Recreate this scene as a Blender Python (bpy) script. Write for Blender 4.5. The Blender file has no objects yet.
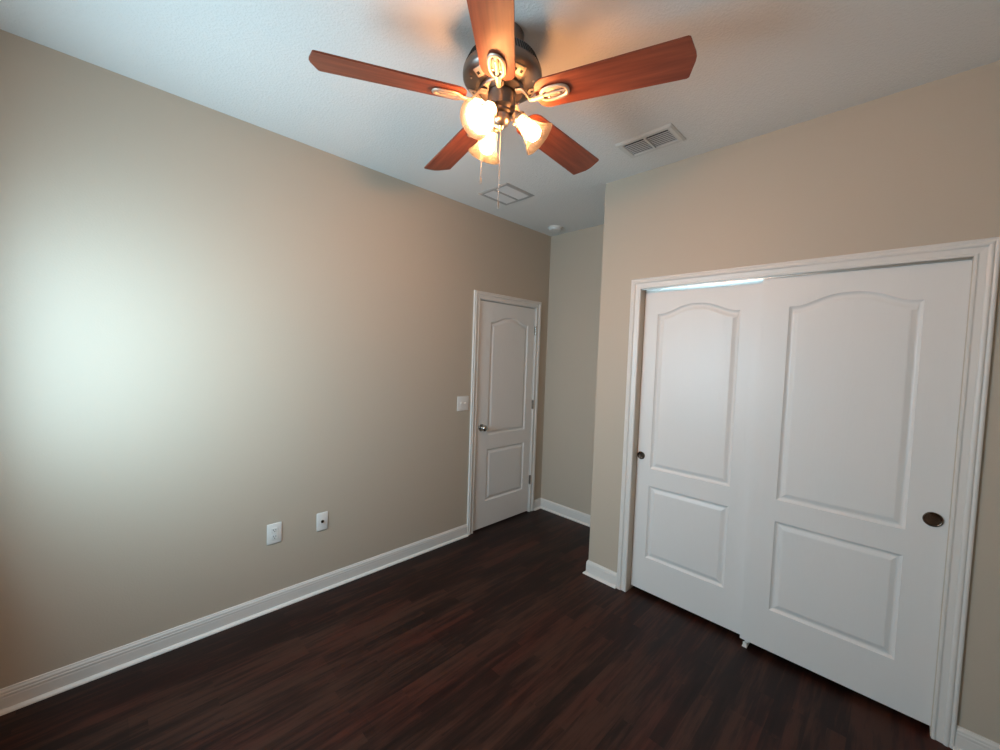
import bpy, bmesh, math, random
from mathutils import Vector, Matrix
random.seed(7)
S = bpy.context.scene
COL = S.collection
PI = math.pi

# ------------------------------------------------------------------ camera
CAM = Vector((3.2213, 2.5739, 1.5592)); YAW, PITCH, ROLL, FPX = 0.7874, -0.0487, 0.034, 400.8133
fwd = Vector((-math.cos(YAW)*math.cos(PITCH), -math.sin(YAW)*math.cos(PITCH), math.sin(PITCH)))
r0 = fwd.cross(Vector((0, 0, 1))).normalized(); u0 = r0.cross(fwd)
rr = math.cos(ROLL)*r0 + math.sin(ROLL)*u0
uu = -math.sin(ROLL)*r0 + math.cos(ROLL)*u0
cam = bpy.data.objects.new('camera', bpy.data.cameras.new('camera')); COL.objects.link(cam)
cam.matrix_world = Matrix(((rr.x, uu.x, -fwd.x, CAM.x), (rr.y, uu.y, -fwd.y, CAM.y), (rr.z, uu.z, -fwd.z, CAM.z), (0, 0, 0, 1)))
cam.data.sensor_width = 36.0; cam.data.lens = FPX/1000*36.0; cam.data.clip_start = 0.02
S.camera = cam

# ------------------------------------------------------------------ room numbers (metres)
H = 2.771                       # ceiling
CX = 0.730                      # closet wall face (x), projecting into the room
CY = 1.047                      # its outside corner (y)
XB, YR = 3.62, 3.05             # back wall (behind the camera), right wall
WY0, WY1, WZ0, WZ1 = 0.35, 1.35, 0.90, 2.18     # the window in the back wall
FAN = Vector((2.127, 1.433, H))

# ------------------------------------------------------------------ world: overcast sky and pale ground outdoors
W = bpy.data.worlds.new('world'); S.world = W; W.use_nodes = True
nt = W.node_tree; nt.nodes.clear()
wo = nt.nodes.new('ShaderNodeOutputWorld'); bg = nt.nodes.new('ShaderNodeBackground')
tc = nt.nodes.new('ShaderNodeTexCoord'); sx = nt.nodes.new('ShaderNodeSeparateXYZ'); rp = nt.nodes.new('ShaderNodeValToRGB')
mr = nt.nodes.new('ShaderNodeMapRange'); mr.inputs[1].default_value = -1; mr.inputs[2].default_value = 1
nt.links.new(tc.outputs['Generated'], sx.inputs[0]); nt.links.new(sx.outputs['Z'], mr.inputs[0]); nt.links.new(mr.outputs[0], rp.inputs[0])
rp.color_ramp.elements[0].position = 0.47; rp.color_ramp.elements[0].color = (0.46, 0.56, 0.58, 1)
rp.color_ramp.elements[1].position = 0.53; rp.color_ramp.elements[1].color = (0.78, 0.95, 1.0, 1)
nt.links.new(rp.outputs[0], bg.inputs[0]); bg.inputs[1].default_value = 2.0
nt.links.new(bg.outputs[0], wo.inputs[0])
# daylight entering by the window: a diffuse rectangle filling the glass, facing the room
WIN = (0.545, 0.83, 1.0); WIN_W = 54.0
pl = bpy.data.lights.new('window_daylight', 'AREA'); pl.shape = 'RECTANGLE'; pl.size = WY1-WY0-.05; pl.size_y = WZ1-WZ0-.05
pl.color = WIN; pl.energy = WIN_W
po = bpy.data.objects.new('window_daylight', pl); COL.objects.link(po)
po.location = (XB+0.008, (WY0+WY1)/2, (WZ0+WZ1)/2)
po.rotation_euler = Vector((-1, 0, 0)).to_track_quat('-Z', 'Z').to_euler()

FANC = (1.0, .53, .28)
BULB = 500.0
S.view_settings.view_transform = 'Standard'; S.view_settings.look = 'None'
S.view_settings.gamma = 1.0; S.view_settings.use_curve_mapping = False
S.view_settings.exposure = 0.0

# ------------------------------------------------------------------ materials
def new_mat(name, col=(.8, .8, .8), rough=.5, metal=0.0, spec=.5):
    m = bpy.data.materials.new(name); m.use_nodes = True
    b = m.node_tree.nodes['Principled BSDF']
    b.inputs['Base Color'].default_value = (*col, 1); b.inputs['Roughness'].default_value = rough
    b.inputs['Metallic'].default_value = metal; b.inputs['Specular IOR Level'].default_value = spec
    return m, m.node_tree, b
def node(nt, t, **k):
    n = nt.nodes.new(t)
    for a, v in k.items(): setattr(n, a, v)
    return n
def noise_bump(nt, b, scale, strength, dist, detail=2.0, rough=.5, vec=None, stretch=None):
    tc = node(nt, 'ShaderNodeTexCoord'); mp = node(nt, 'ShaderNodeMapping')
    if stretch: mp.inputs['Scale'].default_value = stretch
    nt.links.new(tc.outputs['Object'], mp.inputs[0])
    n = node(nt, 'ShaderNodeTexNoise'); n.inputs['Scale'].default_value = scale; n.inputs['Detail'].default_value = detail
    n.inputs['Roughness'].default_value = rough
    nt.links.new(mp.outputs[0], n.inputs['Vector'])
    bp = node(nt, 'ShaderNodeBump'); bp.inputs['Strength'].default_value = strength; bp.inputs['Distance'].default_value = dist
    nt.links.new(n.outputs['Fac'], bp.inputs['Height']); nt.links.new(bp.outputs[0], b.inputs['Normal'])
    return n, bp, mp
M = {}
M['wall'], t_, b_ = new_mat('wall_paint', (.50, .428, .345), .55, 0, .35)
noise_bump(t_, b_, 130, .16, .003, 3)
M['ceiling'], t_, b_ = new_mat('ceiling_knockdown', (.76, .745, .72), .9, 0, .2)
n_, bp_, mp_ = noise_bump(t_, b_, 95, .3, .004, 4, .6)
rp_ = node(t_, 'ShaderNodeValToRGB'); rp_.color_ramp.elements[0].position = .44; rp_.color_ramp.elements[1].position = .62
t_.links.new(n_.outputs['Fac'], rp_.inputs[0]); t_.links.new(rp_.outputs[0], bp_.inputs['Height'])
M['trim'], t_, b_ = new_mat('white_trim_paint', (.72, .69, .655), .35, 0, .45)
noise_bump(t_, b_, 40, .04, .001)
M['jamb'], t_, b_ = new_mat('shaded_white_jamb', (.62, .55, .46), .5, 0, .4)  # white closet jamb; its warm shade is painted into the tan base colour
# doors: white paint over an embossed wood grain
M['door'], t_, b_ = new_mat('white_door_paint', (.765, .748, .73), .36, 0, .45)
tc = node(t_, 'ShaderNodeTexCoord'); mp = node(t_, 'ShaderNodeMapping'); mp.inputs['Scale'].default_value = (95, 95, 3.2)
t_.links.new(tc.outputs['Object'], mp.inputs[0])
n1 = node(t_, 'ShaderNodeTexNoise'); n1.inputs['Scale'].default_value = 1.0; n1.inputs['Detail'].default_value = 3
t_.links.new(mp.outputs[0], n1.inputs['Vector'])
mp2 = node(t_, 'ShaderNodeMapping'); mp2.inputs['Scale'].default_value = (7.0, 7.0, 0.55)
t_.links.new(tc.outputs['Object'], mp2.inputs[0])
n2 = node(t_, 'ShaderNodeTexNoise'); n2.inputs['Scale'].default_value = 1.0; n2.inputs['Detail'].default_value = 1.5
t_.links.new(mp2.outputs[0], n2.inputs['Vector'])
ml = node(t_, 'ShaderNodeMath', operation='MULTIPLY'); ml.inputs[1].default_value = 150.0; t_.links.new(n2.outputs['Fac'], ml.inputs[0])
sn = node(t_, 'ShaderNodeMath', operation='SINE'); t_.links.new(ml.outputs[0], sn.inputs[0])
mx = node(t_, 'ShaderNodeMath', operation='MULTIPLY_ADD'); mx.inputs[1].default_value = .22
t_.links.new(sn.outputs[0], mx.inputs[0]); t_.links.new(n1.outputs['Fac'], mx.inputs[2])
bp = node(t_, 'ShaderNodeBump'); bp.inputs['Strength'].default_value = .42; bp.inputs['Distance'].default_value = .0012
t_.links.new(mx.outputs[0], bp.inputs['Height']); t_.links.new(bp.outputs[0], b_.inputs['Normal'])
# floor: dark espresso strip laminate, boards running along x
M['floor'], t_, b_ = new_mat('espresso_laminate', (.03, .015, .012), .42, 0, .2)
tc = node(t_, 'ShaderNodeTexCoord')
def brick(w, h, off, rnd):
    bk = node(t_, 'ShaderNodeTexBrick'); bk.offset = off; bk.inputs['Scale'].default_value = 1.0
    bk.inputs['Brick Width'].default_value = w; bk.inputs['Row Height'].default_value = h
    bk.inputs['Mortar Size'].default_value = rnd; bk.inputs['Mortar Smooth'].default_value = 0.3
    bk.inputs['Color1'].default_value = (0, 0, 0, 1); bk.inputs['Color2'].default_value = (1, 1, 1, 1); bk.inputs['Mortar'].default_value = (.0, .0, .0, 1)
    t_.links.new(tc.outputs['Object'], bk.inputs['Vector']); return bk
bk1 = brick(.62, .064, .37, .0); bk2 = brick(1.22, .192, .41, .0012)
mp = node(t_, 'ShaderNodeMapping'); mp.inputs['Scale'].default_value = (3.6, 40, 1)
t_.links.new(tc.outputs['Object'], mp.inputs[0])
ad = node(t_, 'ShaderNodeVectorMath', operation='ADD')
sc = node(t_, 'ShaderNodeVectorMath', operation='SCALE'); sc.inputs['Scale'].default_value = 17.0
t_.links.new(bk1.outputs['Color'], sc.inputs[0]); t_.links.new(mp.outputs[0], ad.inputs[0]); t_.links.new(sc.outputs[0], ad.inputs[1])
ng = node(t_, 'ShaderNodeTexNoise'); ng.inputs['Scale'].default_value = 1.0; ng.inputs['Detail'].default_value = 6; ng.inputs['Roughness'].default_value = .62
t_.links.new(ad.outputs[0], ng.inputs['Vector'])
m1 = node(t_, 'ShaderNodeMath', operation='MULTIPLY_ADD'); m1.inputs[1].default_value = .20
t_.links.new(bk1.outputs['Color'], m1.inputs[0]); t_.links.new(ng.outputs['Fac'], m1.inputs[2])
m2 = node(t_, 'ShaderNodeMath', operation='MULTIPLY_ADD'); m2.inputs[1].default_value = .12
t_.links.new(bk2.outputs['Color'], m2.inputs[0]); t_.links.new(m1.outputs[0], m2.inputs[2])
# broad soft streaks, and a reddish cast that wanders from board to board
mpb = node(t_, 'ShaderNodeMapping'); mpb.inputs['Scale'].default_value = (1.5, 8.5, 1); t_.links.new(tc.outputs['Object'], mpb.inputs[0])
nb = node(t_, 'ShaderNodeTexNoise'); nb.inputs['Scale'].default_value = 1.0; nb.inputs['Detail'].default_value = 3; t_.links.new(mpb.outputs[0], nb.inputs['Vector'])
m3 = node(t_, 'ShaderNodeMath', operation='MULTIPLY_ADD'); m3.inputs[1].default_value = .42
t_.links.new(nb.outputs['Fac'], m3.inputs[0]); t_.links.new(m2.outputs[0], m3.inputs[2])
rp = node(t_, 'ShaderNodeValToRGB'); cr = rp.color_ramp
cr.elements[0].position = .52; cr.elements[0].color = (.0056, .0026, .0020, 1)
cr.elements[1].position = 1.08; cr.elements[1].color = (.046, .0185, .0120, 1)
e = cr.elements.new(.80); e.color = (.0165, .0068, .0050, 1)
t_.links.new(m3.outputs[0], rp.inputs[0])
mpr = node(t_, 'ShaderNodeMapping'); mpr.inputs['Scale'].default_value = (1.1, 5.2, 1); mpr.inputs['Location'].default_value = (3.1, 8.3, 0); t_.links.new(tc.outputs['Object'], mpr.inputs[0])
nr = node(t_, 'ShaderNodeTexNoise'); nr.inputs['Scale'].default_value = 1.0; nr.inputs['Detail'].default_value = 2; t_.links.new(mpr.outputs[0], nr.inputs['Vector'])
rr2 = node(t_, 'ShaderNodeMapRange'); rr2.inputs[1].default_value = .45; rr2.inputs[2].default_value = .70; t_.links.new(nr.outputs['Fac'], rr2.inputs[0])
mixr = node(t_, 'ShaderNodeMix', data_type='RGBA', blend_type='MULTIPLY'); mixr.inputs['B'].default_value = (1.18, .76, .74, 1)
t_.links.new(rr2.outputs[0], mixr.inputs['Factor']); t_.links.new(rp.outputs[0], mixr.inputs['A']); t_.links.new(mixr.outputs['Result'], b_.inputs['Base Color'])
rr_ = node(t_, 'ShaderNodeMapRange'); rr_.inputs[3].default_value = .36; rr_.inputs[4].default_value = .52
t_.links.new(ng.outputs['Fac'], rr_.inputs[0]); t_.links.new(rr_.outputs[0], b_.inputs['Roughness'])
bp = node(t_, 'ShaderNodeBump'); bp.inputs['Strength'].default_value = .2; bp.inputs['Distance'].default_value = .001
t_.links.new(m2.outputs[0], bp.inputs['Height']); t_.links.new(bp.outputs[0], b_.inputs['Normal'])
# fan
M['blade'], t_, b_ = new_mat('cherry_blade', (.25, .07, .032), .42, 0, .4)
tc = node(t_, 'ShaderNodeTexCoord'); mp = node(t_, 'ShaderNodeMapping'); mp.inputs['Scale'].default_value = (4, 60, 20)
n1 = node(t_, 'ShaderNodeTexNoise'); n1.inputs['Scale'].default_value = 1; n1.inputs['Detail'].default_value = 4
rp = node(t_, 'ShaderNodeValToRGB'); rp.color_ramp.elements[0].position = .3; rp.color_ramp.elements[0].color = (.165, .037, .020, 1)
rp.color_ramp.elements[1].position = .75; rp.color_ramp.elements[1].color = (.30, .078, .038, 1)
t_.links.new(tc.outputs['Object'], mp.inputs[0]); t_.links.new(mp.outputs[0], n1.inputs['Vector'])
t_.links.new(n1.outputs['Fac'], rp.inputs[0]); t_.links.new(rp.outputs[0], b_.inputs['Base Color'])
M['pewter'], t_, b_ = new_mat('dark_pewter', (.24, .205, .182), .38, 1.0)
noise_bump(t_, b_, 90, .03, .001)
M['slot'], t_, b_ = new_mat('dark_vent_slot', (.012, .011, .010), .6)
M['brushed'], t_, b_ = new_mat('brushed_nickel', (.55, .47, .41), .34, 1.0)
noise_bump(t_, b_, 60, .05, .001, 2, .5, None, (1, 1, 8))
M['iron'], t_, b_ = new_mat('brushed_pewter_iron', (.62, .50, .40), .48, .75)
noise_bump(t_, b_, 60, .05, .001)
M['nickel'], t_, b_ = new_mat('satin_nickel', (.52, .49, .46), .17, 1.0)
noise_bump(t_, b_, 60, .02, .001)
M['pull'], t_, b_ = new_mat('tarnished_nickel_cup', (.17, .125, .10), .24, 1.0)
noise_bump(t_, b_, 60, .02, .001)
M['alu'], t_, b_ = new_mat('aluminium_track', (.66, .65, .63), .28, 1.0)
noise_bump(t_, b_, 30, .03, .001, 2, .5, None, (1, 8, 1))
M['plate'], t_, b_ = new_mat('white_plastic', (.76, .74, .71), .3)
noise_bump(t_, b_, 60, .01, .001)
M['dark'], t_, b_ = new_mat('dark_opening', (.015, .013, .012), .7)
M['vent'], t_, b_ = new_mat('white_enamel_register', (.66, .64, .61), .4)
noise_bump(t_, b_, 60, .02, .001)
M['grille'], t_, b_ = new_mat('grey_register_frame', (.40, .385, .37), .5)
noise_bump(t_, b_, 60, .02, .001)
M['slat'], t_, b_ = new_mat('grey_louver', (.46, .45, .435), .4)
M['filter'], t_, b_ = new_mat('pale_filter_slats', (.68, .65, .63), .6)
M['bulb'], t_, b_ = new_mat('lit_bulb', (1, .9, .8), .4)
b_.inputs['Emission Color'].default_value = (*FANC, 1); b_.inputs['Emission Strength'].default_value = BULB
# tinted seeded-glass shade: largely clear amber glass that scatters a little of the bulb's light
m = bpy.data.materials.new('amber_tinted_glass'); m.use_nodes = True; t_ = m.node_tree; t_.nodes.clear(); M['shade'] = m
o_ = node(t_, 'ShaderNodeOutputMaterial'); tr = node(t_, 'ShaderNodeBsdfTranslucent'); df = node(t_, 'ShaderNodeBsdfDiffuse'); gl = node(t_, 'ShaderNodeBsdfGlossy'); tp = node(t_, 'ShaderNodeBsdfTransparent')
df.inputs[0].default_value = (.07, .060, .050, 1); gl.inputs['Roughness'].default_value = .3; tp.inputs[0].default_value = (.98, .88, .70, 1)
tcs = node(t_, 'ShaderNodeTexCoord'); ns = node(t_, 'ShaderNodeTexNoise'); ns.inputs['Scale'].default_value = 14; ns.inputs['Detail'].default_value = 3
rs = node(t_, 'ShaderNodeValToRGB'); rs.color_ramp.elements[0].color = (.050, .045, .036, 1); rs.color_ramp.elements[1].color = (.072, .068, .058, 1)
t_.links.new(tcs.outputs['Object'], ns.inputs['Vector']); t_.links.new(ns.outputs['Fac'], rs.inputs[0]); t_.links.new(rs.outputs[0], tr.inputs[0])
a1 = node(t_, 'ShaderNodeMixShader'); a1.inputs[0].default_value = .22; a2 = node(t_, 'ShaderNodeMixShader'); a2.inputs[0].default_value = .05
a3 = node(t_, 'ShaderNodeMixShader'); a3.inputs[0].default_value = .45
t_.links.new(tr.outputs[0], a1.inputs[1]); t_.links.new(df.outputs[0], a1.inputs[2]); t_.links.new(a1.outputs[0], a3.inputs[1]); t_.links.new(tp.outputs[0], a3.inputs[2])
t_.links.new(a3.outputs[0], a2.inputs[1]); t_.links.new(gl.outputs[0], a2.inputs[2]); t_.links.new(a2.outputs[0], o_.inputs[0])
# window pane: clear glass as a thin sheet
m = bpy.data.materials.new('window_glass'); m.use_nodes = True; t_ = m.node_tree; t_.nodes.clear(); M['glass'] = m
o_ = node(t_, 'ShaderNodeOutputMaterial'); tp = node(t_, 'ShaderNodeBsdfTransparent'); gl = node(t_, 'ShaderNodeBsdfGlossy'); gl.inputs['Roughness'].default_value = 0
fr = node(t_, 'ShaderNodeFresnel'); fr.inputs[0].default_value = 1.3; a1 = node(t_, 'ShaderNodeMixShader')
t_.links.new(fr.outputs[0], a1.inputs[0]); t_.links.new(tp.outputs[0], a1.inputs[1]); t_.links.new(gl.outputs[0], a1.inputs[2]); t_.links.new(a1.outputs[0], o_.inputs[0])

# ------------------------------------------------------------------ mesh helpers
def obj(name, bm, mat, parent=None, smooth=False, autosm=None):
    bmesh.ops.recalc_face_normals(bm, faces=bm.faces)
    me = bpy.data.meshes.new(name); bm.to_mesh(me); bm.free()
    if smooth:
        for p in me.polygons: p.use_smooth = True
        if autosm: me.set_sharp_from_angle(angle=math.radians(autosm))
    me.materials.append(mat)
    o = bpy.data.objects.new(name, me); COL.objects.link(o)
    if parent: o.parent = parent
    return o
def tag(o, label, cat, group=None):
    o['label'] = label; o['category'] = cat
    if group: o['group'] = group
    return o
def thing(name, label, cat, loc, rotz=0, group=None):
    o = bpy.data.objects.new(name, None); COL.objects.link(o); o.empty_display_size = .05
    o.location = loc; o.rotation_euler = (0, 0, rotz)
    return tag(o, label, cat, group)
def struct(o, label=None, cat=None):
    o['kind'] = 'structure'
    if label: o['label'] = label; o['category'] = cat
    return o
def box(bm, a, b, bevel=0.0, seg=2):
    x0, x1 = sorted((a[0], b[0])); y0, y1 = sorted((a[1], b[1])); z0, z1 = sorted((a[2], b[2]))
    v = [bm.verts.new(p) for p in ((x0, y0, z0), (x1, y0, z0), (x1, y1, z0), (x0, y1, z0), (x0, y0, z1), (x1, y0, z1), (x1, y1, z1), (x0, y1, z1))]
    f = [bm.faces.new([v[i] for i in q]) for q in ((3, 2, 1, 0), (4, 5, 6, 7), (0, 1, 5, 4), (1, 2, 6, 5), (2, 3, 7, 6), (3, 0, 4, 7))]
    if bevel > 0:
        es = list({e for g in f for e in g.edges})
        bmesh.ops.bevel(bm, geom=es, offset=bevel, segments=seg, affect='EDGES', profile=.5)
    return bm
def lathe(bm, prof, n=48, mtx=None, closed=False):
    """prof: (radius, height) pairs, revolved about local z"""
    rings = []
    for r, z in prof:
        if r < 1e-6: ring = [bm.verts.new((0, 0, z))]
        else: ring = [bm.verts.new((r*math.cos(2*PI*k/n), r*math.sin(2*PI*k/n), z)) for k in range(n)]
        rings.append(ring)
    prs = list(zip(rings, rings[1:])) + ([(rings[-1], rings[0])] if closed else [])
    for A, B in prs:
        for k in range(n):
            k2 = (k+1) % n
            if len(A) == 1 and len(B) == 1: continue
            if len(A) == 1: bm.faces.new((A[0], B[k], B[k2]))
            elif len(B) == 1: bm.faces.new((A[k], B[0], A[k2]))
            else: bm.faces.new((A[k], B[k], B[k2], A[k2]))
    if mtx is not None:
        bmesh.ops.transform(bm, matrix=mtx, verts=[v for ring in rings for v in ring])
    return bm
def tube(bm, pts, rad, n=12, flat=1.0, caps=True):
    """round or flattened bar along a polyline; rad: number or list"""
    pts = [Vector(p) for p in pts]; rings = []
    rads = rad if isinstance(rad, (list, tuple)) else [rad]*len(pts)
    for i, p in enumerate(pts):
        d = (pts[min(i+1, len(pts)-1)]-pts[max(i-1, 0)]).normalized()
        side = d.cross(Vector((0, 0, 1)))
        if side.length < 1e-4: side = Vector((1, 0, 0))
        side.normalize(); up = side.cross(d)
        rings.append([bm.verts.new(p + side*math.cos(2*PI*k/n)*rads[i] + up*math.sin(2*PI*k/n)*rads[i]*flat) for k in range(n)])
    for A, B in zip(rings, rings[1:]):
        for k in range(n): bm.faces.new((A[k], A[(k+1) % n], B[(k+1) % n], B[k]))
    if caps: bm.faces.new(rings[0]); bm.faces.new(rings[-1])
    return bm
def sweep(bm, prof_at, stations):
    """stations: functions of a profile point -> 3-D; prof_at: list of profile points"""
    rows = [[bm.verts.new(st(p)) for p in prof_at] for st in stations]
    for A, B in zip(rows, rows[1:]):
        n = len(A)
        for k in range(n): bm.faces.new((A[k], A[(k+1) % n], B[(k+1) % n], B[k]))
    bm.faces.new(rows[0]); bm.faces.new(rows[-1])
    return bm
def axis_matrix(origin, z):
    z = Vector(z).normalized(); q = z.to_track_quat('Z', 'Y')
    return Matrix.Translation(origin) @ q.to_matrix().to_4x4()

# ------------------------------------------------------------------ room shell
T = 0.12
bm = bmesh.new(); box(bm, (-T, -T, -.08), (XB+T, YR+T, 0)); struct(obj('floor', bm, M['floor']), 'dark espresso wood laminate floor', 'floor')
bm = bmesh.new(); box(bm, (-T, -T, H), (XB+T, YR+T, H+.1)); struct(obj('ceiling', bm, M['ceiling']), 'white knockdown textured ceiling', 'ceiling')
# left wall, with the entry door's opening
EX0, EX1, EZ = .193, .929, 2.032
def wall_y(name, y0, y1, x0, x1, holes, label):
    bm = bmesh.new(); x = x0
    for hx0, hx1, hz0, hz1 in holes:
        box(bm, (x, y0, 0), (hx0, y1, H)); box(bm, (hx0, y0, hz1), (hx1, y1, H))
        if hz0 > 0: box(bm, (hx0, y0, 0), (hx1, y1, hz0))
        x = hx1
    box(bm, (x, y0, 0), (x1, y1, H))
    return struct(obj(name, bm, M['wall']), label, 'wall')
def wall_x(name, x0, x1, y0, y1, holes, label):
    bm = bmesh.new(); y = y0
    for hy0, hy1, hz0, hz1 in holes:
        box(bm, (x0, y, 0), (x1, hy0, H)); box(bm, (x0, hy0, hz1), (x1, hy1, H))
        if hz0 > 0: box(bm, (x0, hy0, 0), (x1, hy1, hz0))
        y = hy1
    box(bm, (x0, y, 0), (x1, y1, H))
    return struct(obj(name, bm, M['wall']), label, 'wall')
wall_y('wall_left', -T, 0, -T, XB+T, [(EX0, EX1, 0, EZ)], 'long greige wall on the left with the entry door')
wall_x('wall_end', -T, 0, 0, YR, [], 'narrow greige wall at the end of the entry nook')
KY0, KY1, KZ = 1.346, 2.748, 2.022          # closet opening
wall_x('wall_closet', CX-T, CX, CY, YR, [(KY0, KY1, 0, KZ)], 'greige wall around the sliding closet doors')
wall_y('wall_nook', CY, CY+T, 0, CX-T, [], 'return wall between the entry nook and the closet')
wall_y('wall_right', YR, YR+T, -T, XB+T, [], 'greige wall to the right of the closet')
wall_x('wall_back', XB, XB+T, 0, YR, [(WY0, WY1, WZ0, WZ1)], 'greige wall with the window behind the viewer')
# hallway side of the entry opening: a closed-off recess
bm = bmesh.new(); box(bm, (EX0-.05, -T-.03, 0), (EX1+.05, -T-.001, EZ+.05)); struct(obj('wall_hallway', bm, M['wall']))

# window in the back wall (behind the viewer): frame, two sashes, panes, sill
wn = bpy.data.objects.new('window_1', None); COL.objects.link(wn); wn.location = (XB, (WY0+WY1)/2, WZ0); struct(wn, 'double-hung white window that lets the daylight in', 'window')
hw, wh = (WY1-WY0)/2, WZ1-WZ0
bm = bmesh.new()
for s in (-1, 1): box(bm, (.03, s*hw, 0), (.10, s*(hw-.035), wh), .003)
box(bm, (.03, -hw+.035, 0), (.10, hw-.035, .035), .003); box(bm, (.03, -hw+.035, wh-.035), (.10, hw-.035, wh), .003)
obj('window_frame', bm, M['trim'], wn)
for z0, z1, x in ((.036, wh/2+.014, .045), (wh/2+.016, wh-.036, .072)):
    bm = bmesh.new(); a = hw-.036
    for s in (-1, 1): box(bm, (x, s*a, z0), (x+.024, s*(a-.035), z1))
    box(bm, (x, -a+.035, z0), (x+.024, a-.035, z0+.035)); box(bm, (x, -a+.035, z1-.03), (x+.024, a-.035, z1))
    sh = obj('sash', bm, M['trim'], wn)
    bm = bmesh.new(); box(bm, (x+.010, -a+.033, z0+.033), (x+.014, a-.033, z1-.028)); obj('pane', bm, M['glass'], sh)
bm = bmesh.new(); box(bm, (-.05, -hw-.03, -.024), (.03, hw+.03, -.001), .004); obj('window_sill', bm, M['trim'], wn)

# ------------------------------------------------------------------ baseboards (profile: height z, depth d) with shoe moulding
BASE = [(0, 0), (.0, .0115), (.058, .0115), (.064, .0105), (.068, .0115), (.074, .0115), (.078, .0095), (.081, .0105), (.087, .0100), (.093, .0065), (.0985, .0055), (.0995, .004), (.0995, 0)]
SHOE = [(0, .0115), (0, .028), (.003, .0278), (.0065, .0262), (.0100, .0228), (.0128, .0180), (.0150, .0115)]
def baseboard(name, path, outs, label):
    """path: floor points; outs: for each point the vector that one unit of depth moves (mitred)"""
    sts = lambda: [(lambda p, a=a, o=o: (a[0]+o[0]*p[1], a[1]+o[1]*p[1], p[0])) for a, o in zip(path, outs)]
    bm = bmesh.new(); sweep(bm, BASE, sts()); b = struct(obj(name, bm, M['trim']), label, 'baseboard')
    bm = bmesh.new(); sweep(bm, SHOE, sts()); obj('shoe_molding', bm, M['trim'], b, True, 40)
    return b
CW = .066                                   # casing width
DXL, DXR = 1.000, .122                      # outer edges of the entry casing
baseboard('baseboard_left', [(DXL+.0005, 0), (XB, 0)], [(0, 1), (-1, 1)], 'long white baseboard along the left wall')
baseboard('baseboard_end', [(DXR-.0005, 0), (0, 0), (0, CY)], [(0, 1), (1, 1), (1, -1)], 'white baseboard along the end of the entry nook')
baseboard('baseboard_closet', [(.03, CY), (CX, CY), (CX, KY0-CW-.0005)], [(0, -1), (1, -1), (1, 0)], 'short white baseboard wrapping the corner left of the closet')
baseboard('baseboard_right', [(CX, KY1+CW-.004), (CX, YR), (XB, YR)], [(1, 0), (1, -1), (-1, -1)], 'white baseboard to the right of the closet')
baseboard('baseboard_back', [(XB, 0.0), (XB, YR)], [(-1, 1), (-1, -1)], 'white baseboard under the window')

# ------------------------------------------------------------------ casings (profile: w outward from the opening, d off the wall)
CAS = [(0, 0), (0, .0085), (.002, .0105), (.009, .0110), (.0115, .0085), (.015, .0080), (.024, .0090), (.031, .0100), (.0335, .0100), (.037, .0150),
       (.042, .0172), (.048, .0165), (.0505, .0135), (.053, .0130), (.057, .0150), (.062, .0150), (.0655, .0125), (.066, .0110), (.066, 0)]
def casing(name, P, u0, u1, zt, label):
    """P(u, z, d) -> point"""
    bm = bmesh.new()
    sweep(bm, CAS, [lambda p: P(u0-p[0], 0, p[1]), lambda p: P(u0-p[0], zt+p[0], p[1]), lambda p: P(u1+p[0], zt+p[0], p[1]), lambda p: P(u1+p[0], 0, p[1])])
    return struct(obj(name, bm, M['trim']), label, 'door casing')
casing('trim_1', lambda u, z, d: (u, d, z), DXR+CW, DXL-CW, 2.034, 'white casing around the entry door')
casing('trim_2', lambda u, z, d: (CX+d, u, z), KY0, KY1, 2.020, 'wide white casing around the closet opening')
# jambs
bm = bmesh.new()
for x0, x1 in ((EX0-.004, EX0+.002), (EX1-.002, EX1+.004)): box(bm, (x0, -T, 0), (x1, .0005, EZ))
box(bm, (EX0, -T, EZ-.002), (EX1, .0005, EZ+.002))
for x0, x1 in ((EX0, EX0+.012), (EX1-.012, EX1)): box(bm, (x0, -.06, 0), (x1, -.042, EZ))     # door stop
box(bm, (EX0, -.06, EZ-.014), (EX1, -.042, EZ))
struct(obj('trim_3', bm, M['trim']), 'white jamb inside the entry doorway', 'door jamb')
bm = bmesh.new()
box(bm, (CX-T, KY0-.004, 0), (CX+.0005, KY0+.002, KZ)); box(bm, (CX-T, KY1-.002, 0), (CX+.0005, KY1+.004, KZ)); box(bm, (CX-T, KY0, KZ-.002), (CX+.0005, KY1, KZ+.002))
struct(obj('trim_4', bm, M['jamb']), 'white jamb inside the closet opening, its shade painted in as tan', 'door jamb')

# ------------------------------------------------------------------ panel doors
def offset_loop(pts, d):
    """inward offset of a counter-clockwise closed 2-D loop"""
    n = len(pts); out = []
    for i in range(n):
        p0, p1, p2 = Vector(pts[i-1]), Vector(pts[i]), Vector(pts[(i+1) % n])
        a = (p1-p0).normalized(); b = (p2-p1).normalized()
        na = Vector((-a.y, a.x)); nb = Vector((-b.y, b.x)); m = (na+nb)
        m = m/max(.25, m.dot(na)) if m.length > 1e-6 else na
        out.append(p1 + m*d)
    return out
def arch_loop(x0, x1, z0, z1, rise):
    pts = [(x0, z0), (x1, z0), (x1, z1)]
    n = 30
    if rise > 0:
        for i in range(1, n):
            t = i/n; s = abs(2*t-1)                     # 1 at the shoulders, 0 at the crown
            k = 0.5+0.5*math.cos(PI*min(1, s*1.10)**1.3)
            pts.append((x1+(x0-x1)*t, z1+rise*k))
    pts.append((x0, z1))
    return pts
RINGS = [(0, 0), (.0025, -.0035), (.010, -.0085), (.014, -.0095), (.020, -.0090), (.036, -.0030), (.041, -.0022)]
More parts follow.
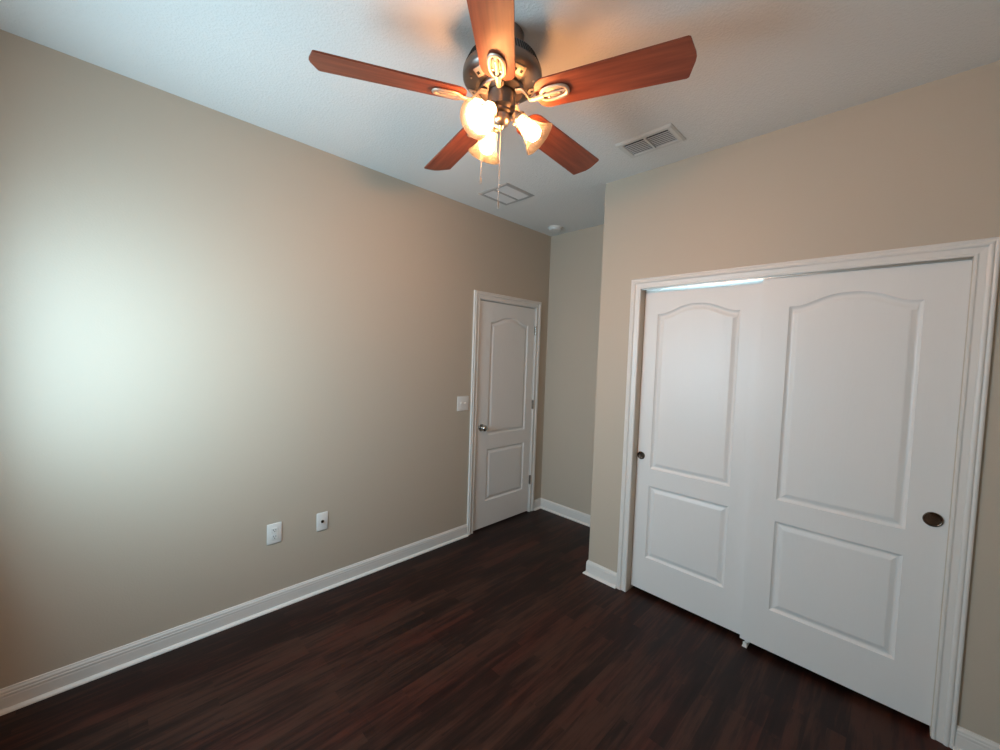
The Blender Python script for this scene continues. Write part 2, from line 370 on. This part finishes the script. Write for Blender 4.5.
def panel_door(name, parent, w, h, th, panels, mat):
    bm = bmesh.new()
    V = lambda x, y, z: bm.verts.new((x, y, z))
    outer = [V(0, 0, 0), V(w, 0, 0), V(w, 0, h), V(0, 0, h)]
    edges = [bm.edges.new((outer[i], outer[(i+1) % 4])) for i in range(4)]
    for lp in panels:
        rows = []
        for d, dep in RINGS:
            rows.append([V(p[0], dep, p[1]) for p in offset_loop(lp, d)])
        n = len(lp)
        edges += [bm.edges.new((rows[0][i], rows[0][(i+1) % n])) for i in range(n)]
        for A, B in zip(rows, rows[1:]):
            for i in range(n): bm.faces.new((A[i], A[(i+1) % n], B[(i+1) % n], B[i]))
        bm.faces.new(rows[-1])
    bmesh.ops.triangle_fill(bm, use_beauty=True, use_dissolve=False, edges=edges)
    back = [V(0, -th, 0), V(w, -th, 0), V(w, -th, h), V(0, -th, h)]
    bm.faces.new(back)
    for i in range(4): bm.faces.new((outer[i], outer[(i+1) % 4], back[(i+1) % 4], back[i]))
    return obj(name, bm, mat, parent)

# entry door (hinged, knob on the near side)
dw, dh = EX1-EX0-.008, EZ-.008-.012
d1 = bpy.data.objects.new('door_1', None); COL.objects.link(d1); d1.location = (EX0+.004, -.004, .012); struct(d1, 'white two-panel arched entry door at the end of the left wall', 'door')
panel_door('door_slab', d1, dw, dh, .035, [arch_loop(.096, .590, .834, 1.842, .052), arch_loop(.096, .590, .235, .705, 0)], M['door'])
bm = bmesh.new()
kx, kz = .865-(EX0+.004), .922-.012
lathe(bm, [(0, .066), (.012, .0655), (.021, .062), (.0262, .054), (.0272, .046), (.024, .037), (.015, .031), (.0115, .027), (.0115, .010), (.024, .0085), (.031, .006), (.0325, .002), (.0325, 0), (0, 0)], 32, axis_matrix((kx, 0, kz), (0, 1, 0)))
obj('door_knob', bm, M['nickel'], d1, True, 40)
for hz in (.33, 1.086, 1.813):
    bm = bmesh.new(); lathe(bm, [(0, -.047), (.0045, -.046), (.0045, -.0435), (.0065, -.043), (.0065, .043), (.0045, .0435), (.0045, .046), (0, .047)], 16, Matrix.Translation((-.006, .0125, hz-.012)))
    box(bm, (-.0035, .0006, hz-.012-.044), (.002, .007, hz-.012+.044))
    obj('hinge', bm, M['nickel'], d1, True, 40)

# closet sliding doors; local x runs towards -y, local y (the face) towards +x
def closet_door(name, ymax, xface, w, h, z0, px0, px1, label):
    d = bpy.data.objects.new(name, None); COL.objects.link(d); d.location = (xface, ymax, z0); d.rotation_euler = (0, 0, -PI/2); struct(d, label, 'sliding door')
    panel_door('door_slab', d, w, h, .032, [arch_loop(px0, px1, .852-z0, 1.860-z0, .055), arch_loop(px0, px1, .256-z0, .737-z0, 0)], M['door'])
    return d
def cup_pull(d, lx, lz, r):
    bm = bmesh.new()
    lathe(bm, [(r, .0003), (r, .0018), (r*.93, .0026), (r*.84, .0022), (r*.80, .0008), (r*.76, -.0022), (r*.5, -.0031), (0, -.0034)], 40, axis_matrix((lx, .0036, lz), (0, 1, 0)))
    obj('finger_pull', bm, M['pull'], d, True, 50)
dB = closet_door('door_2', 2.060, CX-.054, 2.060-1.351, 1.983, .030, 2.060-1.913, 2.060-1.441, 'rear sliding closet door, the left one of the pair')
cup_pull(dB, 2.060-1.378, .928-.030, .026)
dF = closet_door('door_3', 2.7455, CX-.016, 2.7455-2.019, 1.979, .034, 2.7455-2.621, 2.7455-2.144, 'front sliding closet door, the right one of the pair')
cup_pull(dF, 2.7455-2.700, .925-.034, .031)
# aluminium top track with its fascia
bm = bmesh.new()
box(bm, (CX-.100, KY0+.003, 2.0165), (CX-.004, KY1-.003, 2.0195)); box(bm, (CX-.007, KY0+.003, 2.0125), (CX-.004, KY1-.003, 2.0165))
box(bm, (CX-.0520, KY0+.003, 2.0000), (CX-.0505, KY1-.003, 2.0165)); box(bm, (CX-.100, KY0+.003, 1.990), (CX-.097, KY1-.003, 2.0165))
struct(obj('trim_5', bm, M['alu']), 'shiny aluminium sliding track under the closet header', 'track')
# floor guide under the meeting stiles
g = thing('floor_guide', 'small white plastic guide block on the floor under the sliding closet doors', 'door guide', (CX-.040, 2.046, 0))
bm = bmesh.new(); box(bm, (-.030, -.012, 0), (.036, .012, .005), .0012); box(bm, (.0262, -.009, .005), (.0325, .009, .026), .0015); box(bm, (-.0115, -.009, .005), (-.0088, .009, .026), .0008)
obj('guide_base', bm, M['plate'], g)

# ------------------------------------------------------------------ wall plates on the left wall (local y is off the wall)
def plate(parent, w, h):
    bm = bmesh.new(); box(bm, (-w/2, .0002, -h/2), (w/2, .0058, h/2), .0035, 3); return obj('cover_plate', bm, M['plate'], parent, True, 35)
def screw(parent, x, z):
    bm = bmesh.new(); lathe(bm, [(.0034, 0), (.0034, .0008), (.0024, .0014), (0, .0015)], 14, axis_matrix((x, .0058, z), (0, 1, 0))); obj('screw', bm, M['plate'], parent, True, 40)
o1 = thing('wall_outlet', 'white duplex power outlet low on the left wall, the nearer of the two plates', 'outlet', (2.504, 0, .460))
plate(o1, .080, .122)
for s in (-1, 1):
    bm = bmesh.new(); box(bm, (-.017, .0055, s*.0195-.0145), (.017, .0085, s*.0195+.0145), .004, 3); f = obj('receptacle', bm, M['plate'], o1, True, 35)
    bm = bmesh.new()
    for x in (-.0063, .0063): box(bm, (x-.0011, .0086, s*.0195-.001), (x+.0011, .0089, s*.0195+.008))
    lathe(bm, [(.0026, .0), (.0026, .0004), (0, .0004)], 14, axis_matrix((0, .0086, s*.0195-.0075), (0, 1, 0)))
    obj('socket_slot', bm, M['dark'], f)
screw(o1, 0, 0)
o2 = thing('cable_jack', 'white wall plate with a single dark cable jack, nearer the entry door', 'wall plate', (2.226, 0, .457))
plate(o2, .071, .117)
bm = bmesh.new(); lathe(bm, [(.0105, 0), (.0105, .002), (.0085, .0028), (.0052, .0028), (.0052, .010), (0, .010)], 6, axis_matrix((0, .0056, 0), (0, 1, 0))); obj('jack', bm, M['pull'], o2)
screw(o2, 0, .042); screw(o2, 0, -.042)
sw = thing('light_switch', 'white double toggle light switch beside the entry door', 'light switch', (1.086, 0, 1.149))
plate(sw, .122, .122)
for s in (-1, 1):
    bm = bmesh.new(); box(bm, (s*.023-.0055, .0055, -.012), (s*.023+.0055, .0066, .012), .0005, 1)
    fr_ = obj('toggle_frame', bm, M['plate'], sw)
    bm = bmesh.new()
    v = [(-.0045, .006, -.005), (.0045, .006, -.005), (.0045, .006, .006), (-.0045, .006, .006), (-.0038, .018, .006), (.0038, .018, .006), (.0038, .016, .0125), (-.0038, .016, .0125)]
    vs = [bm.verts.new((x+s*.023, y, z)) for x, y, z in v]
    for q in ((0, 1, 2, 3), (4, 5, 6, 7), (0, 1, 5, 4), (1, 2, 6, 5), (2, 3, 7, 6), (3, 0, 4, 7)): bm.faces.new([vs[i] for i in q])
    obj('toggle', bm, M['plate'], fr_)
    for z in (-.030, .030): screw(sw, s*.023, z)

# ------------------------------------------------------------------ ceiling: supply register, return grille, smoke detector
def frame_ring(bm, ax, ay, bx, by, z0, z1, lip):
    """rectangular frame, outer half sizes ax, ay, inner bx, by, hanging from z0 (ceiling) down to z1"""
    pr = [(0, 0), (0, lip), (.3, 1), (.85, 1), (1, .75), (1, 0)]
    rows = []
    for sx, sy in ((-1, -1), (1, -1), (1, 1), (-1, 1)):
        rows.append([bm.verts.new((sx*(ax+(bx-ax)*t), sy*(ay+(by-ay)*t), z0+(z1-z0)*d)) for t, d in pr])
    for i in range(4):
        A, B = rows[i], rows[(i+1) % 4]
        for k in range(len(pr)): bm.faces.new((A[k], A[(k+1) % len(pr)], B[(k+1) % len(pr)], B[k]))
sv = thing('ceiling_vent', 'white two-bank air supply vent on the ceiling in front of the closet', 'vent', (1.050, 1.510, H))
bm = bmesh.new(); frame_ring(bm, .100, .158, .067, .126, -.0002, -.010, .35); obj('frame', bm, M['vent'], sv)
bm = bmesh.new(); box(bm, (-.068, -.127, -.0012), (.068, .127, -.0004)); obj('duct_opening', bm, M['dark'], sv)
bm = bmesh.new(); box(bm, (-.068, -.006, -.0115), (.068, .006, -.002), .001, 1); obj('divider', bm, M['vent'], sv)
for s in (-1, 1):
    for k in range(7):
        x = -.060+k*.0178; c = Vector((x, 0, -.0062))
        bm = bmesh.new(); y0, y1 = sorted((s*.0062, s*.127))
        dx, dz = .0023, .0020
        P = [(x+dx, -.0062+dz), (x+dx-.0011, -.0062+dz+.0003), (x-dx-.0011, -.0062-dz+.0003), (x-dx, -.0062-dz)]
        A = [bm.verts.new((p[0], y0, p[1])) for p in P]; B = [bm.verts.new((p[0], y1, p[1])) for p in P]
        for i in range(4): bm.faces.new((A[i], A[(i+1) % 4], B[(i+1) % 4], B[i]))
        bm.faces.new(A); bm.faces.new(B)
        obj('louver', bm, M['slat'], sv)
rv = thing('return_grille', 'square return air grille with two filter panels on the ceiling near the left wall', 'vent', (1.047, .392, H))
bm = bmesh.new(); frame_ring(bm, .150, .150, .121, .121, -.0002, -.008, .4); obj('frame', bm, M['grille'], rv)
bm = bmesh.new(); box(bm, (-.122, -.008, -.0085), (.122, .008, -.001), .001, 1); obj('divider', bm, M['grille'], rv)
for s in (-1, 1):
    bm = bmesh.new(); y0, y1 = sorted((s*.0082, s*.122))
    n = 13
    for k in range(n):
        x = -.114+k*.228/(n-1)
        A = [bm.verts.new((x+.009, y, -.002)) for y in (y0, y1)]; B = [bm.verts.new((x-.0075, y, -.006)) for y in (y0, y1)]
        C = [bm.verts.new((x+.009, y, -.0012)) for y in (y0, y1)]; D = [bm.verts.new((x-.0075, y, -.0052)) for y in (y0, y1)]
        for q in ((A[0], A[1], B[1], B[0]), (C[0], C[1], D[1], D[0]), (A[0], A[1], C[1], C[0]), (B[0], B[1], D[1], D[0]), (A[0], B[0], D[0], C[0]), (A[1], B[1], D[1], C[1])): bm.faces.new(q)
    obj('slat_panel', bm, M['filter'], rv)
bm = bmesh.new(); box(bm, (-.122, -.122, -.0011), (.122, .122, -.0004)); obj('duct_opening', bm, M['slat'], rv)
sd = thing('smoke_detector', 'round white smoke detector on the ceiling at the corner of the entry nook', 'smoke detector', (.200, .205, H))
bm = bmesh.new(); lathe(bm, [(0, -.0002), (.068, -.0002), (.068, -.010), (.066, -.012), (0, -.012)], 48); obj('mounting_base', bm, M['plate'], sd, True, 35)
bm = bmesh.new(); lathe(bm, [(0, -.0122), (.058, -.0122), (.060, -.015), (.057, -.024), (.050, -.029), (.036, -.0315), (.034, -.0305), (.020, -.0315), (0, -.0315)], 48); obj('sensor_cover', bm, M['plate'], sd, True, 35)

# ------------------------------------------------------------------ ceiling fan
fan = thing('ceiling_fan', 'five-blade cherry ceiling fan with dark pewter motor and three lit bell shades', 'ceiling fan', FAN)
Z = lambda z: z-H
bm = bmesh.new(); lathe(bm, [(0, -.0005), (.075, -.0005), (.078, -.006), (.076, -.03), (.066, -.055), (.050, -.078), (.045, -.09), (0, -.09)], 56); obj('canopy', bm, M['pewter'], fan, True, 35)
bm = bmesh.new(); lathe(bm, [(0, Z(2.690)), (.085, Z(2.690)), (.112, Z(2.685)), (.124, Z(2.678)), (.128, Z(2.672)), (.1465, Z(2.632)), (.1495, Z(2.628)), (.1505, Z(2.618)), (.1495, Z(2.606)), (.146, Z(2.600)), (.136, Z(2.592)), (.118, Z(2.583)), (.100, Z(2.577)), (.086, Z(2.574)), (0, Z(2.574))], 96)
mh = obj('motor_housing', bm, M['pewter'], fan, True, 30)
bm = bmesh.new()
for k in range(84):                                    # band of vertical cooling slots round the upper flank
    a = 2*PI*k/84; w = .0021
    for side in (0,):
        r0_, z0_, r1_, z1_ = .1293, Z(2.6705), .1459, Z(2.6345)
        t = Vector((-math.sin(a), math.cos(a), 0)); rd = Vector((math.cos(a), math.sin(a), 0))
        nrm = (rd*(z0_-z1_) + Vector((0, 0, 1))*(r1_-r0_)).normalized()
        p0 = rd*r0_+Vector((0, 0, z0_)); p1 = rd*r1_+Vector((0, 0, z1_))
        lo = [p0-t*w, p0+t*w, p1+t*w, p1-t*w]
        A = [bm.verts.new(p+nrm*.0012) for p in lo]; B = [bm.verts.new(p-nrm*.001) for p in lo]
        bm.faces.new(A); bm.faces.new(B)
        for i in range(4): bm.faces.new((A[i], A[(i+1) % 4], B[(i+1) % 4], B[i]))
obj('vent_band', bm, M['slot'], mh)
for k in range(10):                                    # screws on the underside
    a = 2*PI*(k+.3)/10; bm = bmesh.new()
    lathe(bm, [(.0045, 0), (.0042, .002), (0, .003)], 12, axis_matrix((.122*math.cos(a), .122*math.sin(a), Z(2.5846)), (.25*math.cos(a), .25*math.sin(a), -1)))
    obj('housing_screw', bm, M['brushed'], mh, True, 40)
for k in range(5):                                     # cast plates with a slot, between the irons
    a = math.radians(4+72*k); n_ = Vector((.40*math.cos(a), .40*math.sin(a), -1)).normalized(); rd = Vector((math.cos(a), math.sin(a), 0))
    tg = Vector((-math.sin(a), math.cos(a), 0)); ud = n_.cross(tg)
    m4 = Matrix.Translation(rd*.115+Vector((0, 0, Z(2.5822)))) @ Matrix((tg, ud, n_)).transposed().to_4x4()
    bm = bmesh.new(); box(bm, (-.026, -.017, -.002), (.026, .017, .0045), .0035, 2); bmesh.ops.transform(bm, matrix=m4, verts=bm.verts); hp = obj('housing_plate', bm, M['iron'], fan, True, 40)
    bm = bmesh.new(); box(bm, (-.018, -.007, .0046), (-.007, .004, .0052)); box(bm, (.006, -.007, .0046), (.017, .004, .0052)); bmesh.ops.transform(bm, matrix=m4, verts=bm.verts); obj('plate_slots', bm, M['slot'], hp)
bm = bmesh.new(); lathe(bm, [(0, Z(2.574)), (.082, Z(2.574)), (.084, Z(2.570)), (.084, Z(2.562)), (.080, Z(2.558)), (.060, Z(2.556)), (0, Z(2.556))], 64); obj('flywheel', bm, M['pewter'], fan, True, 35)
bm = bmesh.new(); lathe(bm, [(0, Z(2.556)), (.050, Z(2.556)), (.0535, Z(2.551)), (.0535, Z(2.500)), (.050, Z(2.494)), (.043, Z(2.488)), (.043, Z(2.480)), (.036, Z(2.474)), (0, Z(2.474))], 48); obj('switch_housing', bm, M['pewter'], fan, True, 30)
bm = bmesh.new(); lathe(bm, [(0, Z(2.474)), (.034, Z(2.474)), (.036, Z(2.468)), (.034, Z(2.452)), (.026, Z(2.440)), (.012, Z(2.433)), (.009, Z(2.427)), (.006, Z(2.422)), (0, Z(2.420))], 40); fitter = obj('light_fitter', bm, M['brushed'], fan, True, 35)

# blades and their irons: one of each, then copies round the hub
ZB = Z(2.521); PITCH_B = math.radians(-13)
R0, R1, B0, B1 = .140, .672, .061, .073
def blade_outline():
    pts = []
    # root: rounded corners; tip: clipped corners
    def arc(cx, cy, r, a0, a1, n=8):
        for i in range(n+1):
            a = a0+(a1-a0)*i/n; pts.append((cx+r*math.cos(a), cy+r*math.sin(a)))
    arc(R0+.040, -B0+.040, .040, PI, 1.5*PI)
    arc(R1-.026, -B1+.008, .008, -PI/2, -.45, 4)
    pts.append((R1-.002, -.014)); pts.append((R1, 0)); pts.append((R1-.002, .014))
    arc(R1-.026, B1-.008, .008, .45, PI/2, 4)
    arc(R0+.040, B0-.040, .040, PI/2, PI)
    return pts
def blade_bm():
    bm = bmesh.new(); o = blade_outline(); th = .0032
    top = [bm.verts.new((x, y, th)) for x, y in o]; bot = [bm.verts.new((x, y, -th)) for x, y in o]
    bm.faces.new(top); bm.faces.new(bot)
    for i in range(len(o)): bm.faces.new((top[i], top[(i+1) % len(o)], bot[(i+1) % len(o)], bot[i]))
    es = [e for e in bm.edges if abs(e.verts[0].co.z-e.verts[1].co.z) < 1e-6]
    bmesh.ops.bevel(bm, geom=es, offset=.0012, segments=2, affect='EDGES')
    bmesh.ops.transform(bm, matrix=Matrix.Rotation(PITCH_B, 4, 'X'), verts=bm.verts)
    return bm
def iron_bm():
    bm = bmesh.new()
    # oval medallion under the blade root: raised rim and a centre rib, tilted with the blade
    rim = []
    n = 36
    for k in range(n):
        a = 2*PI*k/n
        rim.append((.209+.049*math.copysign(abs(math.cos(a))**.8, math.cos(a)), .0255*math.copysign(abs(math.sin(a))**.8, math.sin(a)), -.0085))
    m = 8; rings = []
    for k in range(n):
        p = Vector(rim[k]); q0 = Vector(rim[k-1]); q1 = Vector(rim[(k+1) % n]); d = (q1-q0).normalized(); s = d.cross(Vector((0, 0, 1)))
        rings.append([bm.verts.new(p+s*.0074*math.cos(2*PI*j/m)+Vector((0, 0, 1))*.0052*math.sin(2*PI*j/m)) for j in range(m)])
    for k in range(n):
        A, B = rings[k], rings[(k+1) % n]
        for j in range(m): bm.faces.new((A[j], A[(j+1) % m], B[(j+1) % m], B[j]))
    tube(bm, [(.165, 0, -.0085), (.205, 0, -.010), (.252, 0, -.0085)], [.008, .0075, .0065], 10, .6)
    box(bm, (.178, -.022, -.0068), (.236, .022, -.0036), .001, 1)
    bmesh.ops.transform(bm, matrix=Matrix.Rotation(PITCH_B, 4, 'X'), verts=bm.verts)
    # neck: flat foot on the flywheel, dipping and sweeping out to the medallion
    zz = Z(2.556)-ZB
    tube(bm, [(.060, 0, zz-.004), (.082, 0, zz-.005), (.098, 0, zz-.020), (.116, 0, -.012), (.136, 0, -.014), (.152, 0, -.0115), (.168, 0, -.0090)], [.013, .012, .0098, .0092, .0095, .0115, .015], 12, .55)
    return bm
ANG = [41.0, 111.3, 184.0, 256.0, -27.6]
b0 = obj('blade', blade_bm(), M['blade'], fan); i0 = obj('blade_iron', iron_bm(), M['iron'], fan, True, 45)
SCREWS = []
for x, y in ((.188, .015), (.188, -.015), (.232, 0)):
    bm = bmesh.new(); lathe(bm, [(.0048, 0), (.0045, .002), (0, .0032)], 12, Matrix.Translation((x, y, -.0072 if y else -.0128)) @ Matrix.Rotation(PI, 4, 'X'))
    bmesh.ops.transform(bm, matrix=Matrix.Rotation(PITCH_B, 4, 'X'), verts=bm.verts)
    SCREWS.append(obj('blade_screw', bm, M['brushed'], i0, True, 40))
for k, a in enumerate(ANG):
    if k == 0: b, i_ = b0, i0
    else:
        b = b0.copy(); COL.objects.link(b); b.parent = fan
        i_ = i0.copy(); COL.objects.link(i_); i_.parent = fan
        for s0 in SCREWS: s_ = s0.copy(); COL.objects.link(s_); s_.parent = i_
    for o in (b, i_): o.location = (0, 0, ZB); o.rotation_euler = (0, 0, math.radians(a))

# lamps: arm, socket cup, bell shade with the lit bulb inside
TILT = math.radians(47)
SH = [(.0225, 0), (.0245, .006), (.0262, .014), (.0280, .026), (.0320, .044), (.0385, .062), (.0470, .080), (.0560, .094), (.0640, .104), (.0675, .109)]
SH_IN = [(r-.0028, z) for r, z in SH[::-1]]
SH_IN[0] = (SH[-1][0]-.0022, SH[-1][1]+.0008)
def lamp(az):
    a = math.radians(az); rd = Vector((math.cos(a), math.sin(a), 0)); ax = rd*math.sin(TILT)-Vector((0, 0, 1))*math.cos(TILT)
    rimc = rd*.150+Vector((0, 0, Z(2.388))); base = rimc-ax*.109
    # arm out of the fitter
    st = rd*.026+Vector((0, 0, Z(2.461)))
    c0 = base-ax*.030
    bm = bmesh.new(); tube(bm, [rd*.012+Vector((0, 0, Z(2.4655))), st, st+rd*.012+Vector((0, 0, .003)), c0+ax*.004-rd*.003, c0+ax*.012], [.010, .0095, .009, .009, .009], 12)
    obj('lamp_arm', bm, M['brushed'], fan, True, 50)
    bm = bmesh.new(); lathe(bm, [(0, -.030), (.012, -.030), (.017, -.026), (.019, -.012), (.026, -.008), (.029, -.004), (.029, .006), (.0265, .0065), (.0265, -.001), (0, -.001)], 32, axis_matrix(base, ax)); obj('shade_holder', bm, M['brushed'], fan, True, 40)
    bm = bmesh.new(); lathe(bm, SH+SH_IN, 48, axis_matrix(base, ax), True); s = obj('lamp_shade', bm, M['shade'], fan, True, 60)
    bm = bmesh.new(); lathe(bm, [(0, .0), (.0125, .0), (.0135, .026), (.0165, .038), (.0250, .052), (.0298, .068), (.0290, .080), (.0235, .091), (.013, .0975), (0, .0995)], 24, axis_matrix(base, ax)); obj('light_bulb', bm, M['bulb'], s, True)
for az in (12, 132, 252): lamp(az)

# pull chains: beads on a string, with a pendant
def pull_chain(x, y, ztop, zbot):
    bm = bmesh.new(); n = int((ztop-zbot)/.0052)
    for k in range(n):
        z = Z(ztop-k*.0052)
        lathe(bm, [(0, .0019), (.0018, .0009), (.0018, -.0009), (0, -.0019)], 6, Matrix.Translation((x, y, z)))
    tube(bm, [(x, y, Z(ztop)), (x, y, Z(zbot))], .0007, 6)
    c = obj('pull_chain', bm, M['brushed'], fan, True)
    bm = bmesh.new(); lathe(bm, [(0, .020), (.0022, .019), (.0022, .014), (.0038, .006), (.0044, -.002), (.0035, -.008), (0, -.0105)], 14, Matrix.Translation((x, y, Z(zbot)-.018))); obj('chain_pendant', bm, M['brushed'], c, True, 50)
    return c
pull_chain(.006, .006, 2.436, 2.150)
pull_chain(.0535*math.cos(math.radians(315))+.012, .0535*math.sin(math.radians(315))-.012, 2.505, 2.245)
